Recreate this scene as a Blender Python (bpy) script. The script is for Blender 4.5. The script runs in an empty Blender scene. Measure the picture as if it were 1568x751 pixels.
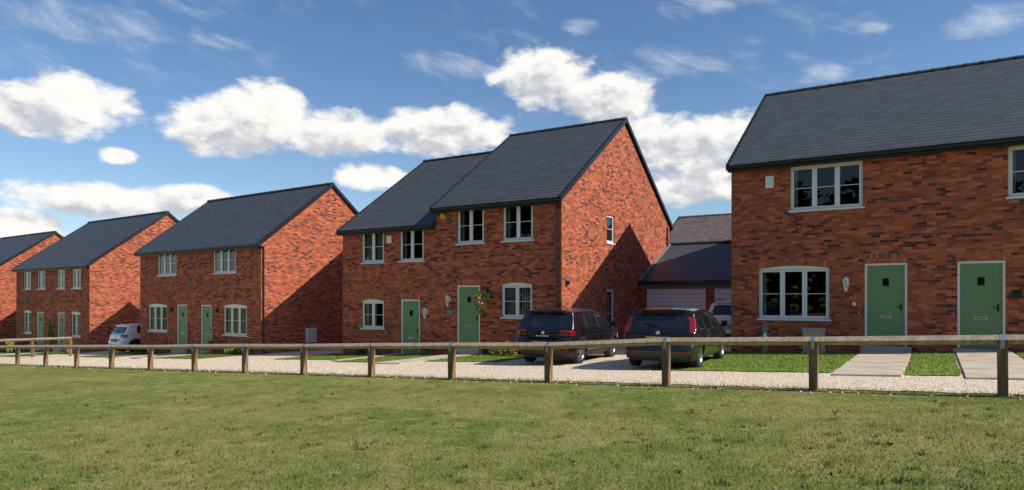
import bpy, math, random
import numpy as np
from mathutils import Vector, Matrix
random.seed(7); np.random.seed(7)
EYE=1.5
def soft(v,L=48.,M=25.):
    a=abs(v)
    return v if a<L else math.copysign(L+M*math.tanh((a-L)/M),v)
def G(x,y):
    return 0.0356*soft(x)-0.02285*soft(y,62.)
sc=bpy.context.scene
COL=sc.collection
# ---------------------------------------------------------------- node helpers
def newmat(name):
    m=bpy.data.materials.new(name); m.use_nodes=True
    nt=m.node_tree; nt.nodes.clear()
    out=nt.nodes.new('ShaderNodeOutputMaterial')
    return m,nt,out
class NT:
    def __init__(s,nt): s.nt=nt
    def n(s,t,**k):
        nd=s.nt.nodes.new(t)
        for a,b in k.items(): setattr(nd,a,b)
        return nd
    def put(s,sock,v):
        if v is None: return
        if isinstance(v,bpy.types.NodeSocket): s.nt.links.new(v,sock)
        else: sock.default_value=v
    def m(s,op,a,b=None,c=None,clamp=False):
        nd=s.n('ShaderNodeMath',operation=op); nd.use_clamp=clamp
        s.put(nd.inputs[0],a); s.put(nd.inputs[1],b); s.put(nd.inputs[2],c)
        return nd.outputs[0]
    def comb(s,x,y,z=0.0):
        nd=s.n('ShaderNodeCombineXYZ'); s.put(nd.inputs[0],x); s.put(nd.inputs[1],y); s.put(nd.inputs[2],z); return nd.outputs[0]
    def sep(s,v):
        nd=s.n('ShaderNodeSeparateXYZ'); s.put(nd.inputs[0],v); return nd.outputs
    def noise(s,vec,scale,detail=4,rough=.5,dist=0.0):
        nd=s.n('ShaderNodeTexNoise'); 
        if vec is not None: s.put(nd.inputs['Vector'],vec)
        nd.inputs['Scale'].default_value=scale; nd.inputs['Detail'].default_value=detail
        nd.inputs['Roughness'].default_value=rough; nd.inputs['Distortion'].default_value=dist
        return nd.outputs['Fac']
    def mix(s,f,a,b):
        nd=s.n('ShaderNodeMix',data_type='RGBA'); s.put(nd.inputs[0],f)
        for sock,v in ((nd.inputs[6],a),(nd.inputs[7],b)):
            if isinstance(v,tuple) and len(v)==3: v=v+(1,)
            s.put(sock,v)
        return nd.outputs[2]
    def ss(s,v,a,b,o0=0.,o1=1.):
        nd=s.n('ShaderNodeMapRange',interpolation_type='SMOOTHSTEP'); s.put(nd.inputs[0],v)
        nd.inputs[1].default_value=a; nd.inputs[2].default_value=b; nd.inputs[3].default_value=o0; nd.inputs[4].default_value=o1
        return nd.outputs[0]
    def bsdf(s,col,rough=.6,out=None,bump=None,bs=.3,bd=.01,spec=.5,metal=0,coat=0):
        nd=s.n('ShaderNodeBsdfPrincipled')
        if isinstance(col,tuple) and len(col)==3: col=col+(1,)
        s.put(nd.inputs['Base Color'],col); s.put(nd.inputs['Roughness'],rough)
        nd.inputs['Specular IOR Level'].default_value=spec; nd.inputs['Metallic'].default_value=metal
        nd.inputs['Coat Weight'].default_value=coat; nd.inputs['Coat Roughness'].default_value=.03
        if bump is not None:
            b=s.n('ShaderNodeBump'); b.inputs['Strength'].default_value=bs; b.inputs['Distance'].default_value=bd
            s.put(b.inputs['Height'],bump); s.nt.links.new(b.outputs[0],nd.inputs['Normal'])
        if out is not None: s.nt.links.new(nd.outputs[0],out.inputs[0])
        return nd.outputs[0]
def simple(name,col,rough=.5,spec=.5,metal=0,coat=0,nz=.12,scale=6):
    m,nt,out=newmat(name); t=NT(nt)
    tc=t.n('ShaderNodeTexCoord').outputs['Object']
    f=t.noise(tc,scale,2,.6)
    a=tuple(c*(1-nz) for c in col); b=tuple(min(1,c*(1+nz)) for c in col)
    t.bsdf(t.mix(f,a,b),rough,out,spec=spec,metal=metal,coat=coat)
    return m
def brickmat(name,base,base2,dark,mortar,soldier=False):
    m,nt,out=newmat(name); t=NT(nt)
    uv=t.n('ShaderNodeTexCoord').outputs['UV']; s=t.sep(uv)
    bw,bh=(.225,.075) if not soldier else (.075,.225)
    v=t.m('DIVIDE',s[1],bh); row=t.m('FLOOR',v); fv=t.m('FRACT',v)
    off=t.m('MULTIPLY',t.m('MODULO',t.m('ABSOLUTE',row),2.0),.5 if not soldier else 0.)
    u=t.m('ADD',t.m('DIVIDE',s[0],bw),off); colm=t.m('FLOOR',u); fu=t.m('FRACT',u)
    wn=t.n('ShaderNodeTexWhiteNoise'); wn.noise_dimensions='2D'; t.put(wn.inputs['Vector'],t.comb(colm,row))
    ws=t.sep(wn.outputs['Color'])
    mu=t.m('LESS_THAN',fu,.045 if not soldier else .14); mv=t.m('LESS_THAN',fv,.14 if not soldier else .045)
    mort=t.m('MAXIMUM',mu,mv)
    cl=t.noise(t.comb(t.m('MULTIPLY',s[0],.9),t.m('MULTIPLY',row,.6)),1.0,2,.6)
    thr=t.m('SUBTRACT',1.28,t.m('MULTIPLY',cl,.90))
    dk=t.m('GREATER_THAN',ws[0],thr)
    c=t.mix(ws[1],base,base2)
    c=t.mix(t.m('GREATER_THAN',ws[2],.86),c,tuple(x*1.2 for x in base))
    c=t.mix(t.m('MULTIPLY',dk,t.m('ADD',.5,t.m('MULTIPLY',ws[2],.5))),c,dark)
    big=t.noise(t.comb(s[0],s[1]),.35,3,.6)
    c=t.mix(t.ss(big,.4,.75,0,.25),c,tuple(x*.7 for x in base))
    c=t.mix(t.m('MULTIPLY',mort,.6),c,mortar)
    h=t.m('SUBTRACT',1.,mort)
    t.bsdf(c,.85,out,bump=h,bs=.5,bd=.008,spec=.25)
    return m
def roofmat(name,c1,c2,tw=.3,th=.2):
    m,nt,out=newmat(name); t=NT(nt)
    uv=t.n('ShaderNodeTexCoord').outputs['UV']; s=t.sep(uv)
    v=t.m('DIVIDE',s[1],th); row=t.m('FLOOR',v); fv=t.m('FRACT',v)
    off=t.m('MULTIPLY',t.m('MODULO',t.m('ABSOLUTE',row),2.0),.5)
    u=t.m('ADD',t.m('DIVIDE',s[0],tw),off); cm=t.m('FLOOR',u); fu=t.m('FRACT',u)
    wn=t.n('ShaderNodeTexWhiteNoise'); wn.noise_dimensions='2D'; t.put(wn.inputs['Vector'],t.comb(cm,row))
    c=t.mix(wn.outputs['Value'],c1,c2)
    gap=t.m('MAXIMUM',t.m('MULTIPLY',t.m('LESS_THAN',fu,.04),.7),t.m('LESS_THAN',fv,.16))
    c=t.mix(t.m('MULTIPLY',gap,.8),c,(.010,.010,.011))
    h=t.m('SUBTRACT',t.m('ADD',t.m('SUBTRACT',1.,fv),t.m('MULTIPLY',wn.outputs['Value'],.08)),t.m('MULTIPLY',gap,.4))
    t.bsdf(c,.55,out,bump=h,bs=.22,bd=.012,spec=.4)
    return m
MB={}
MB['brick']=brickmat('brick_red',(.53,.138,.060),(.30,.070,.035),(.050,.030,.033),(.31,.18,.135))
MB['soldier']=brickmat('brick_soldier',(.56,.16,.07),(.42,.10,.046),(.2,.07,.04),(.34,.2,.14),True)
MB['slate']=roofmat('roof_slate',(.056,.059,.063),(.076,.079,.084),.3,.24)
MB['browntile']=roofmat('roof_brown_tile',(.13,.095,.08),(.19,.14,.115),.3,.3)
MB['white']=simple('white_upvc',(.84,.84,.82),.35,nz=.03)
MB['dark']=simple('black_gutter_plastic',(.014,.014,.016),.4)
MB['green']=simple('sage_green_door',(.165,.29,.135),.45,nz=.06)
MB['steel']=simple('steel_fittings',(.55,.55,.55),.3,metal=1)
MB['curtain']=simple('curtain_fabric',(.62,.60,.55),.9,nz=.15)
MB['lead']=simple('lead_grey',(.20,.21,.22),.6)
def pathmat():
    m,nt,out=newmat('concrete_path'); t=NT(nt)
    tc=t.n('ShaderNodeNewGeometry').outputs['Position']
    a=t.noise(tc,1.6,5,.65); f=t.noise(tc,35,3,.7)
    c=t.mix(t.ss(a,.3,.7),(.46,.37,.27),(.62,.52,.40)); c=t.mix(t.ss(f,.5,.8,0,.35),c,(.30,.24,.17))
    t.bsdf(c,.9,out,bump=f,bs=.4,bd=.01,spec=.2); return m
MB['concrete']=pathmat()
MB['black']=simple('black_satin',(.015,.015,.015),.4)
MB['yellow']=simple('yellow_alarm',(.75,.42,.03),.5)
def glassmat(name,tint=.8,f0=.0,k=1.15):
    m,nt,out=newmat(name); t=NT(nt)
    tr=t.n('ShaderNodeBsdfTransparent'); tr.inputs[0].default_value=(tint,tint,tint,1)
    gl=t.n('ShaderNodeBsdfGlossy'); gl.inputs['Roughness'].default_value=.01; gl.inputs['Color'].default_value=(1,1,1,1)
    fr=t.n('ShaderNodeFresnel'); fr.inputs[0].default_value=1.5
    f=t.m('ADD',t.m('MULTIPLY',fr.outputs[0],k),f0,clamp=True)
    mx=t.n('ShaderNodeMixShader'); t.put(mx.inputs[0],f); nt.links.new(tr.outputs[0],mx.inputs[1]); nt.links.new(gl.outputs[0],mx.inputs[2])
    nt.links.new(mx.outputs[0],out.inputs[0]); return m
MB['glass']=glassmat('window_glass',.72)
MB['lampglass']=glassmat('lantern_glass',.9,.15)
# ---------------------------------------------------------------- mesh builder
class Bld:
    def __init__(s): s.v=[];s.f=[];s.mi=[];s.mats=[];s.sm=[]
    def mat(s,k):
        if k not in s.mats: s.mats.append(k)
        return s.mats.index(k)
    def face(s,pts,k,smooth=False):
        i=len(s.v); s.v+= [tuple(p) for p in pts]; s.f.append(tuple(range(i,i+len(pts)))); s.mi.append(s.mat(k)); s.sm.append(smooth)
    def box(s,x0,x1,y0,y1,z0,z1,k):
        P=[(x0,y0,z0),(x1,y0,z0),(x1,y1,z0),(x0,y1,z0),(x0,y0,z1),(x1,y0,z1),(x1,y1,z1),(x0,y1,z1)]
        for q in ((3,2,1,0),(4,5,6,7),(0,1,5,4),(1,2,6,5),(2,3,7,6),(3,0,4,7)): s.face([P[a] for a in q],k)
    def prism(s,a,b,prof,k,smooth=False):
        a=Vector(a);b=Vector(b);d=(b-a).normalized()
        up=Vector((0,0,1)); sd=d.cross(up).normalized() if abs(d.z)<.99 else Vector((1,0,0)); up=sd.cross(d)
        A=[a+sd*p+up*q for p,q in prof];B=[b+sd*p+up*q for p,q in prof];n=len(prof)
        for i in range(n):
            j=(i+1)%n; s.face([A[i],B[i],B[j],A[j]],k,smooth)
        s.face(A,k); s.face(B[::-1],k)
    def tube(s,a,b,r,k,n=8,r2=None):
        r2=r if r2 is None else r2
        a=Vector(a);b=Vector(b);d=(b-a).normalized()
        sd=d.orthogonal().normalized(); up=d.cross(sd)
        A=[a+(sd*math.cos(t)+up*math.sin(t))*r for t in [2*math.pi*i/n for i in range(n)]]
        B=[b+(sd*math.cos(t)+up*math.sin(t))*r2 for t in [2*math.pi*i/n for i in range(n)]]
        for i in range(n):
            j=(i+1)%n; s.face([A[i],A[j],B[j],B[i]],k,True)
        s.face(A[::-1],k); s.face(B,k)
    def build(s,name,parent=None,zoff=0.0,flip=False,matdict=None):
        me=bpy.data.meshes.new(name)
        vs=[(a,b,c+zoff) for a,b,c in s.v]
        me.from_pydata(vs,[],s.f)
        md=matdict or MB
        for k in s.mats: me.materials.append(md[k])
        me.polygons.foreach_set('material_index',s.mi)
        me.polygons.foreach_set('use_smooth',s.sm)
        uvl=me.uv_layers.new(name='UVMap')
        for p in me.polygons:
            n=p.normal
            if abs(n.z)>.98: h=Vector((1,0,0)); w=Vector((0,1,0))
            else:
                h=Vector((0,0,1)).cross(n).normalized(); w=n.cross(h)
                if w.z<0: w=-w
            for li in p.loop_indices:
                co=Vector(s.v[me.loops[li].vertex_index]); uvl.data[li].uv=(co.dot(h)+50,co.dot(w)+50)
        o=bpy.data.objects.new(name,me); COL.objects.link(o)
        if parent is not None: o.parent=parent
        return o
def empty(name,loc,rotz=0.):
    o=bpy.data.objects.new(name,None); COL.objects.link(o); o.location=loc; o.rotation_euler=(0,0,rotz); o.empty_display_size=.3
    return o
def wall(b,u0,u1,z0,z1,ops,f,k='brick',rev=.10):
    us=sorted({u0,u1}|{o[0] for o in ops}|{o[1] for o in ops}); zs=sorted({z0,z1}|{o[2] for o in ops}|{o[3] for o in ops})
    for i in range(len(us)-1):
        for j in range(len(zs)-1):
            cu=(us[i]+us[i+1])/2; cz=(zs[j]+zs[j+1])/2
            if any(o[0]<cu<o[1] and o[2]<cz<o[3] for o in ops): continue
            b.face([f(us[i],zs[j],0),f(us[i+1],zs[j],0),f(us[i+1],zs[j+1],0),f(us[i],zs[j+1],0)],k)
    for a,c,d,e in [o[:4] for o in ops]:
        b.face([f(a,d,0),f(a,e,0),f(a,e,rev),f(a,d,rev)],k); b.face([f(c,d,0),f(c,d,rev),f(c,e,rev),f(c,e,0)],k)
        b.face([f(a,e,0),f(c,e,0),f(c,e,rev),f(a,e,rev)],k); b.face([f(a,d,0),f(a,d,rev),f(c,d,rev),f(c,d,0)],k)
def fbox(b,f,u0,u1,d0,d1,z0,z1,k):
    P=[f(u,z,d) for d in (d0,d1) for z in (z0,z1) for u in (u0,u1)]
    for q in ((0,1,3,2),(5,4,6,7),(1,5,7,3),(4,0,2,6),(2,3,7,6),(4,5,1,0)): b.face([P[i] for i in q],k)
def arch_curve(a,c,z,rise,n=10):
    return [(a+(c-a)*i/n, z+rise*(1-(2*i/n-1)**2)) for i in range(n+1)]
def window(b,f,a,c,d,e,n=2,arch=False,curt=None,hbar=True,sill=True):
    y0,y1=.055,.105
    t=.055
    fbox(b,f,a,a+t,y0,y1,d,e,'white');fbox(b,f,c-t,c,y0,y1,d,e,'white')
    fbox(b,f,a+t,c-t,y0,y1,d,d+t,'white');fbox(b,f,a+t,c-t,y0,y1,e-t,e,'white')
    w=(c-a-2*t)/n
    for i in range(n):
        l=a+t+w*i; r=l+w
        if i>0: fbox(b,f,l-.03,l+.03,y0-.002,y1-.002,d+t,e-t,'white')
        L=l+(.03 if i>0 else 0); R=r-(.03 if i<n-1 else 0)
        s_=.038
        fbox(b,f,L,L+s_,y0-.014,y1-.01,d+t,e-t,'white');fbox(b,f,R-s_,R,y0-.014,y1-.01,d+t,e-t,'white')
        fbox(b,f,L+s_,R-s_,y0-.014,y1-.01,d+t,d+t+s_,'white');fbox(b,f,L+s_,R-s_,y0-.014,y1-.01,e-t-s_,e-t,'white')
        if hbar:
            m=(d+e)/2+.0
            fbox(b,f,L+s_,R-s_,y0+.008,y0+.03,m-.009,m+.009,'white')
        dz=y0+.022+random.uniform(-.003,.003)
        b.face([f(L+s_,d+t+s_,dz),f(R-s_,d+t+s_,dz),f(R-s_,e-t-s_,dz),f(L+s_,e-t-s_,dz)],'glass')
    if sill: fbox(b,f,a-.05,c+.05,-.035,.05,d-.05,d-.002,'white')
    curt=curt if curt is not None else random.choice(['sides','blind','net','sides'])
    def wavy(p,q,z0,z1,dd=.22):
        m=max(4,int((q-p)/.035)); 
        for i in range(m):
            ua=p+(q-p)*i/m; ub=p+(q-p)*(i+1)/m
            da=dd+.02*math.sin(i*1.9); db=dd+.02*math.sin((i+1)*1.9)
            b.face([f(ua,z0,da),f(ub,z0,db),f(ub,z1,db),f(ua,z1,da)],'curtain',True)
    W=c-a
    if curt=='sides': wavy(a,a+W*.14,d,e);wavy(c-W*.14,c,d,e)
    elif curt=='one': wavy(a,a+W*.09,d,e)
    elif curt=='blind': wavy(a+.05,c-.05,d+(e-d)*.66,e,.2)
    elif curt=='net':
        for i in range(int(W/.1)):
            ua=a+.03+i*.1; b.face([f(ua,d,.2),f(ua+.05,d,.23),f(ua+.05,e,.23),f(ua,e,.2)],'curtain')
def head(b,f,a,c,e,arch=True,rise=.085,th=.215):
    ext=.09 if arch else .06
    lo=arch_curve(a,c,e,rise) ; n=len(lo)-1
    if arch:
        for i in range(n):
            p,q=lo[i],lo[i+1]
            b.face([f(p[0],e-.012,-.006),f(q[0],e-.012,-.006),f(q[0],q[1],-.006),f(p[0],p[1],-.006)],'white')
            b.face([f(p[0],e-.012,-.006),f(p[0],e-.012,.05),f(q[0],e-.012,.05),f(q[0],e-.012,-.006)],'white')
    for i in range(n):
        p,q=lo[i],lo[i+1]
        def up(pt,s):
            k=(pt[0]-(a+c)/2)/((c-a)/2); return (pt[0]+k*ext*s,pt[1]+th*s)
        P,Q=up(p,1),up(q,1)
        d0=-.012
        b.face([f(p[0],p[1],d0),f(q[0],q[1],d0),f(Q[0],Q[1],d0),f(P[0],P[1],d0)],'soldier')
        b.face([f(p[0],p[1],d0),f(p[0],p[1],.0),f(q[0],q[1],.0),f(q[0],q[1],d0)],'soldier')
        b.face([f(P[0],P[1],d0),f(Q[0],Q[1],d0),f(Q[0],Q[1],0),f(P[0],P[1],0)],'soldier')
    for pt,sg in ((lo[0],-1),(lo[-1],1)):
        P=(pt[0]+sg*ext,pt[1]+th); b.face([f(pt[0],pt[1],-.012),f(P[0],P[1],-.012),f(P[0],P[1],0),f(pt[0],pt[1],0)],'soldier')
def door(b,f,a,c,d,e,hinge=1):
    t=.06
    fbox(b,f,a,a+t,.02,.11,d,e,'white');fbox(b,f,c-t,c,.02,.11,d,e,'white');fbox(b,f,a+t,c-t,.02,.11,e-t,e,'white')
    fbox(b,f,a+t,c-t,.02,.11,d,d+.05,'lead')
    fbox(b,f,a-.1,c+.1,-.25,.018,d-.35,d-.01,'concrete')
    A,C,D,E=a+t+.004,c-t-.004,d+.055,e-t-.004
    mu=(A+C)/2; g=.07
    gz0=D+(E-D)*.74; gz1=gz0+.2
    for (p,q,r,s_) in ((A,mu-g,D,E),(mu+g,C,D,E),(mu-g,mu+g,D,gz0),(mu-g,mu+g,gz1,E)):
        fbox(b,f,p,q,.06,.1,r,s_,'green')
    fbox(b,f,mu-g,mu+g,.09,.1,gz0,gz1,'black')
    b.face([f(mu-g,gz0,.07),f(mu+g,gz0,.07),f(mu+g,gz1,.07),f(mu-g,gz1,.07)],'glass')
    for q in (-1,1):
        fbox(b,f,mu+q*g-.012,mu+q*g+.012,.052,.06,gz0-.012,gz1+.012,'black')
        zz=gz0 if q<0 else gz1
        fbox(b,f,mu-g+.012,mu+g-.012,.052,.06,zz-.012,zz+.012,'black')
    lz=D+(E-D)*.34
    fbox(b,f,mu-.14,mu+.14,.045,.059,lz-.035,lz+.035,'steel')
    fbox(b,f,mu-.10,mu+.10,.042,.045,lz-.012,lz+.012,'black')
    hx=C-.09; hz=D+(E-D)*.47
    fbox(b,f,hx-.02,hx+.02,.045,.059,hz-.1,hz+.1,'black'); fbox(b,f,hx-.11,hx+.02,.02,.044,hz-.012,hz+.012,'black')
def section(b,r,x0,x1,depth,base,eave,ridge,front=(),right=(),left=(),ov=.26,ol=.09,orr=.09,rw=True,lw=True,roofk='slate'):
    half=depth/2; sl=(ridge-eave)/half
    F=lambda u,z,d:(u,d,z)
    R=lambda u,z,d:(x1-d,u,z)
    Lf=lambda u,z,d:(x0+d,depth-u,z)
    Bk=lambda u,z,d:(x1+x0-u,depth-d,z)
    wall(b,x0,x1,base,eave,[o[:4] for o in front],F)
    wall(b,x0,x1,base,eave,[],Bk)
    if rw:
        wall(b,0,depth,base,eave,[o[:4] for o in right],R); b.face([(x1,0,eave),(x1,depth,eave),(x1,half,ridge)],'brick')
    if lw:
        wall(b,0,depth,base,eave,[],Lf); b.face([(x0,depth,eave),(x0,0,eave),(x0,half,ridge)],'brick')
    for o in front:
        a,c,d,e,kind=o[:5]; n=o[5] if len(o)>5 else 2; cu=o[6] if len(o)>6 else None
        if kind=='door': door(b,F,a,c,d,e); head(b,F,a,c,e,False,.06)
        else:
            window(b,F,a,c,d,e,n,curt=cu)
            if kind=='aw': head(b,F,a,c,e,True)
    for o in right:
        a,c,d,e,kind=o[:5]; window(b,R,a,c,d,e,1,hbar=True,curt='net')
    th=.09; X0,X1=x0-ol,x1+orr
    for sgn in (1,-1):
        yy=lambda y:(y if sgn>0 else depth-y)
        ze=eave-sl*ov
        pts=[(-ov,ze+.02),(half,ridge+.02),(half,ridge+.02+th),(-ov,ze+.02+th)]
        for i in range(4):
            p,q=pts[i],pts[(i+1)%4]
            fc=[(X0,yy(p[0]),p[1]),(X1,yy(p[0]),p[1]),(X1,yy(q[0]),q[1]),(X0,yy(q[0]),q[1])]
            if i==1: continue
            r.face(fc if sgn<0 else fc[::-1],roofk if i==2 else 'dark')
        for X in (X0,X1):
            r.face([(X,yy(p[0]),p[1]) for p in pts],'dark')
        for X,flag in ((X0,ol>0.02),(X1,orr>0.02)):
            if not flag: continue
            n=int(math.hypot(half+ov,ridge-ze)/.3)
            for i in range(n):
                t0=i/n; t1=(i+1.12)/n
                ya=-ov+(half+ov)*t0; yb=min(half,-ov+(half+ov)*t1)
                za=ze+(ya+ov)*sl; zb=ze+(yb+ov)*sl
                s0=.03+th; lift=.022
                if X==X0: w0,w1=X-.02,X+.09
                else: w0,w1=X-.09,X+.02
                Q=[(w0,yy(ya),za-.05),(w1,yy(ya),za-.05),(w1,yy(yb),zb-.05),(w0,yy(yb),zb-.05),
                   (w0,yy(ya),za+s0+lift),(w1,yy(ya),za+s0+lift),(w1,yy(yb),zb+s0+.005),(w0,yy(yb),zb+s0+.005)]
                for q in ((4,5,6,7),(0,1,5,4),(1,2,6,5),(2,3,7,6),(3,0,4,7)): r.face([Q[a] for a in q],'dark')
        yf=-ov+.02
        ya,yb=sorted((yy(yf),yy(yf+.03)))
        r.box(X0+.03,X1-.03,ya,yb,ze-.10,ze+.015,'dark')
        ya,yb=sorted((yy(-ov+.051),yy(-.003)))
        r.box(X0+.03,X1-.03,ya,yb,ze-.08,ze-.065,'dark')
        g=[(.055*math.cos(t),.055*math.sin(t)) for t in [math.pi+math.pi*i/8 for i in range(9)]]+[(.042,.0),(-.042,.0)]
        r.prism((X0+.02,yy(-ov-.045),ze+.03),(X1-.02,yy(-ov-.045),ze+.03),g,'dark')
    n=int((X1-X0)/.45); L=(X1-X0)/n
    for i in range(n):
        a=X0+i*L
        for (p,q,rad) in ((a,a+.07,.135),(a+.07,a+L,.118)):
            g=[(rad*math.cos(t),rad*.8*math.sin(t)) for t in [math.pi*j/6 for j in range(7)]]
            g=[(g_[0]*1.15,g_[1]) for g_ in g]
            r.prism((p,half,ridge+.06),(q,half,ridge+.06),g,'slate' if roofk=='slate' else roofk)
def place(name,corner,ang,floor):
    return empty(name,(corner[0],corner[1],EYE+floor),ang)
def lantern(b,u,z,y=-.02):
    b.box(u-.05,u+.05,y-.015,0.017,z-.02,z+.14,'white')
    b.box(u-.012,u+.012,y-.14,y-.015,z+.17,z+.19,'white'); b.box(u-.012,u+.012,y-.03,y-.015,z+.1,z+.19,'white')
    cy=y-.13
    b.tube((u,cy,z+.13),(u,cy,z+.22),.10,'white',6,.02)
    b.tube((u,cy,z-.16),(u,cy,z-.12),.045,'white',6,.055)
    b.tube((u,cy,z-.22),(u,cy,z-.16),.012,'white',6,.04)
    for i in range(6):
        t=math.pi/3*i; x=math.cos(t);yy=math.sin(t)
        b.tube((u+x*.05,cy+yy*.05,z-.12),(u+x*.085,cy+yy*.085,z+.13),.009,'white',4)
    b.tube((u,cy,z-.115),(u,cy,z+.125),.042,'lampglass',6,.076)
    b.tube((u,cy,z-.11),(u,cy,z+.03),.018,'white',6)
A1=-math.radians(31.93); A2=-math.radians(34.94)
r1=Vector((math.cos(A1),math.sin(A1))); n1=Vector((-r1.y,r1.x)); r2=Vector((math.cos(A2),math.sin(A2))); n2=Vector((-r2.y,r2.x))
def mirror(lst,W): return lst+[(W-o[1],W-o[0])+tuple(o[2:]) for o in lst]
# ---- house right
fl=-1.37; E4=place('brick_house',(6.9,21.3),A1,fl)
W4=10.72; b=Bld(); r=Bld()
fr=[(1.74,3.68,2.59,3.9,'w',3,'one'),(.83,2.81,-.66,.85,'aw',3,'one'),(3.73,4.78,-1.37,.95,'door')]
fr=mirror(fr,W4)
section(b,r,0,W4,11,-3.,4.15,7.64,fr)
d=Bld(); 
lantern(d,3.26,.36); lantern(d,W4-3.26,.36)
d.box(1.04,1.27,-.08,-.002,3.32,3.68,'white')
d.box(7.12,7.32,-.03,-.002,-.02,.18,'black')
d.box(3.42,3.5,-.02,-.002,-.25,-.15,'white')
b.build('walls_windows_doors',E4,-fl); r.build('roof',E4,-fl); d.build('wall_fittings',E4,-fl)
# ---- house centre
Wt=10.35; c3=Vector((1.68,22.95)); cl=c3-r1*Wt; fl=-1.85
E3=place('brick_house',cl,A1,fl); b=Bld(); r=Bld(); d=Bld()
T=lambda a,c,*k:(Wt-c,Wt-a)+k
frR=[T(1.15,2.42,-.725,.42,'aw',2,'net'),T(1.12,2.37,2.0,3.3,'w',2,'sides'),T(3.18,4.39,1.98,3.3,'w',2,'sides'),T(3.36,4.39,-1.85,.43,'door')]
frL=[T(5.99,7.21,1.41,2.70,'w',2,'sides'),T(8.04,9.26,1.40,2.68,'w',2,'net'),T(8.04,9.26,-1.27,-.18,'aw',2,'sides'),T(6.18,7.14,-2.4,-.1,'door')]
xm=Wt-5.38
section(b,r,xm,Wt,11,-3.2,3.43,7.17,frR,[(3.73,4.48,2.1,3.2,'w'),(3.73,4.48,-1.6,.3,'w')])
section(b,r,0,xm,11,-3.6,2.82,6.54,frL,orr=-.0,rw=False)
lantern(d,Wt-4.73,-.14); lantern(d,Wt-5.82,-.63)
for t_,z_ in ((4.73,-.58),(5.82,-1.1)): d.box(Wt-t_-.13,Wt-t_+.13,-.02,-.002,z_-.09,z_+.09,'lead')
d.tube((Wt-5.04,-.002,3.05),(Wt-5.04,-.08,3.05),.135,'yellow',16,.11); d.box(Wt-7.72-.11,Wt-7.72+.11,-.07,-.002,2.14,2.44,'white')
d.tube((Wt-.14,-.06,3.15),(Wt-.14,-.06,-2.1),.036,'dark'); d.tube((Wt-.14,-.3,3.28),(Wt-.14,-.06,3.1),.036,'dark')
d.box(Wt+.002,Wt+.1,.28,.42,.42,.56,'black')
d.tube((Wt+.05,10.6,3.3),(Wt+.05,10.6,.9),.036,'dark')
b.build('walls_windows_doors',E3,-fl); r.build('roof',E3,-fl); d.build('wall_fittings',E3,-fl)
# ---- next house
Wt=10.83; c2=Vector((-11.38,30.7)); cl=c2-r2*Wt; fl=-2.55
E2=place('brick_house',cl,A2,fl); b=Bld(); r=Bld(); d=Bld()
T=lambda a,c,*k:(Wt-c,Wt-a)+k
fr=[T(1.95,3.85,1.15,2.36,'w',3,'sides'),T(7.16,9.03,1.13,2.34,'w',3,'blind'),T(1.07,2.96,-1.8,-.43,'aw',3,'net'),T(8.05,9.98,-1.82,-.45,'aw',3,'sides'),
    T(3.96,4.88,-2.6,-.39,'door'),T(6.17,7.1,-2.6,-.39,'door')]
section(b,r,0,Wt,8.1,-4,2.49,5.6,fr)
d.tube((Wt+.06,.1,2.3),(Wt+.06,.1,-2.55),.036,'dark'); d.tube((Wt+.06,-.25,2.35),(Wt+.06,.1,2.25),.036,'dark')
d.box(Wt+.002,Wt+.2,2.45,2.95,-2.2,-1.52,'white'); d.box(Wt+.2,Wt+.206,2.48,2.92,-2.17,-1.56,'curtain')
for u_ in (Wt-3.45,Wt-7.6): d.box(u_-.09,u_+.09,-.12,-.002,-.75,-.55,'black')
b.build('walls_windows_doors',E2,-fl); r.build('roof',E2,-fl); d.build('wall_fittings',E2,-fl)
Wt=11.05; c1=Vector((-25.58,41.)); cl=c1-r2*Wt; fl=-3.2
E1=place('brick_house',cl,A2,fl); b=Bld(); r=Bld()
T=lambda a,c,*k:(Wt-c,Wt-a)+k
fr=[T(1.13,2.39,.53,1.72,'w',2,'sides'),T(3.4,4.55,.53,1.72,'w',2,'net'),T(6.33,7.56,.53,1.72,'w',2,'sides'),T(8.62,9.82,.53,1.72,'w',2,'net'),
    T(1.2,2.5,-2.47,-1.0,'aw',2,'net'),T(8.5,9.8,-2.47,-1.0,'aw',2,'sides'),T(3.4,4.4,-3.2,-1.0,'door'),T(6.6,7.6,-3.2,-1.0,'door')]
section(b,r,0,Wt,9.5,-5,2.02,5.55,fr)
b.build('walls_windows_doors',E1,-fl); r.build('roof',E1,-fl)
Wt=11.; c0=Vector((-39.7,51.3)); cl=c0-r2*Wt; fl=-3.6
E0=place('brick_house',cl,A2,fl); b=Bld(); r=Bld()
fr=[(1.1,2.9,.4,1.6,'w',3),(8.,9.8,.4,1.6,'w',3),(1.1,2.9,-2.6,-1.2,'aw',3),(8.,9.8,-2.6,-1.2,'aw',3),(4.,5.,-3.6,-1.4,'door'),(6.,7.,-3.6,-1.4,'door')]
section(b,r,0,Wt,9.,-5.5,1.9,5.22,fr)
b.build('walls_windows_doors',E0,-fl); r.build('roof',E0,-fl)
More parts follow.
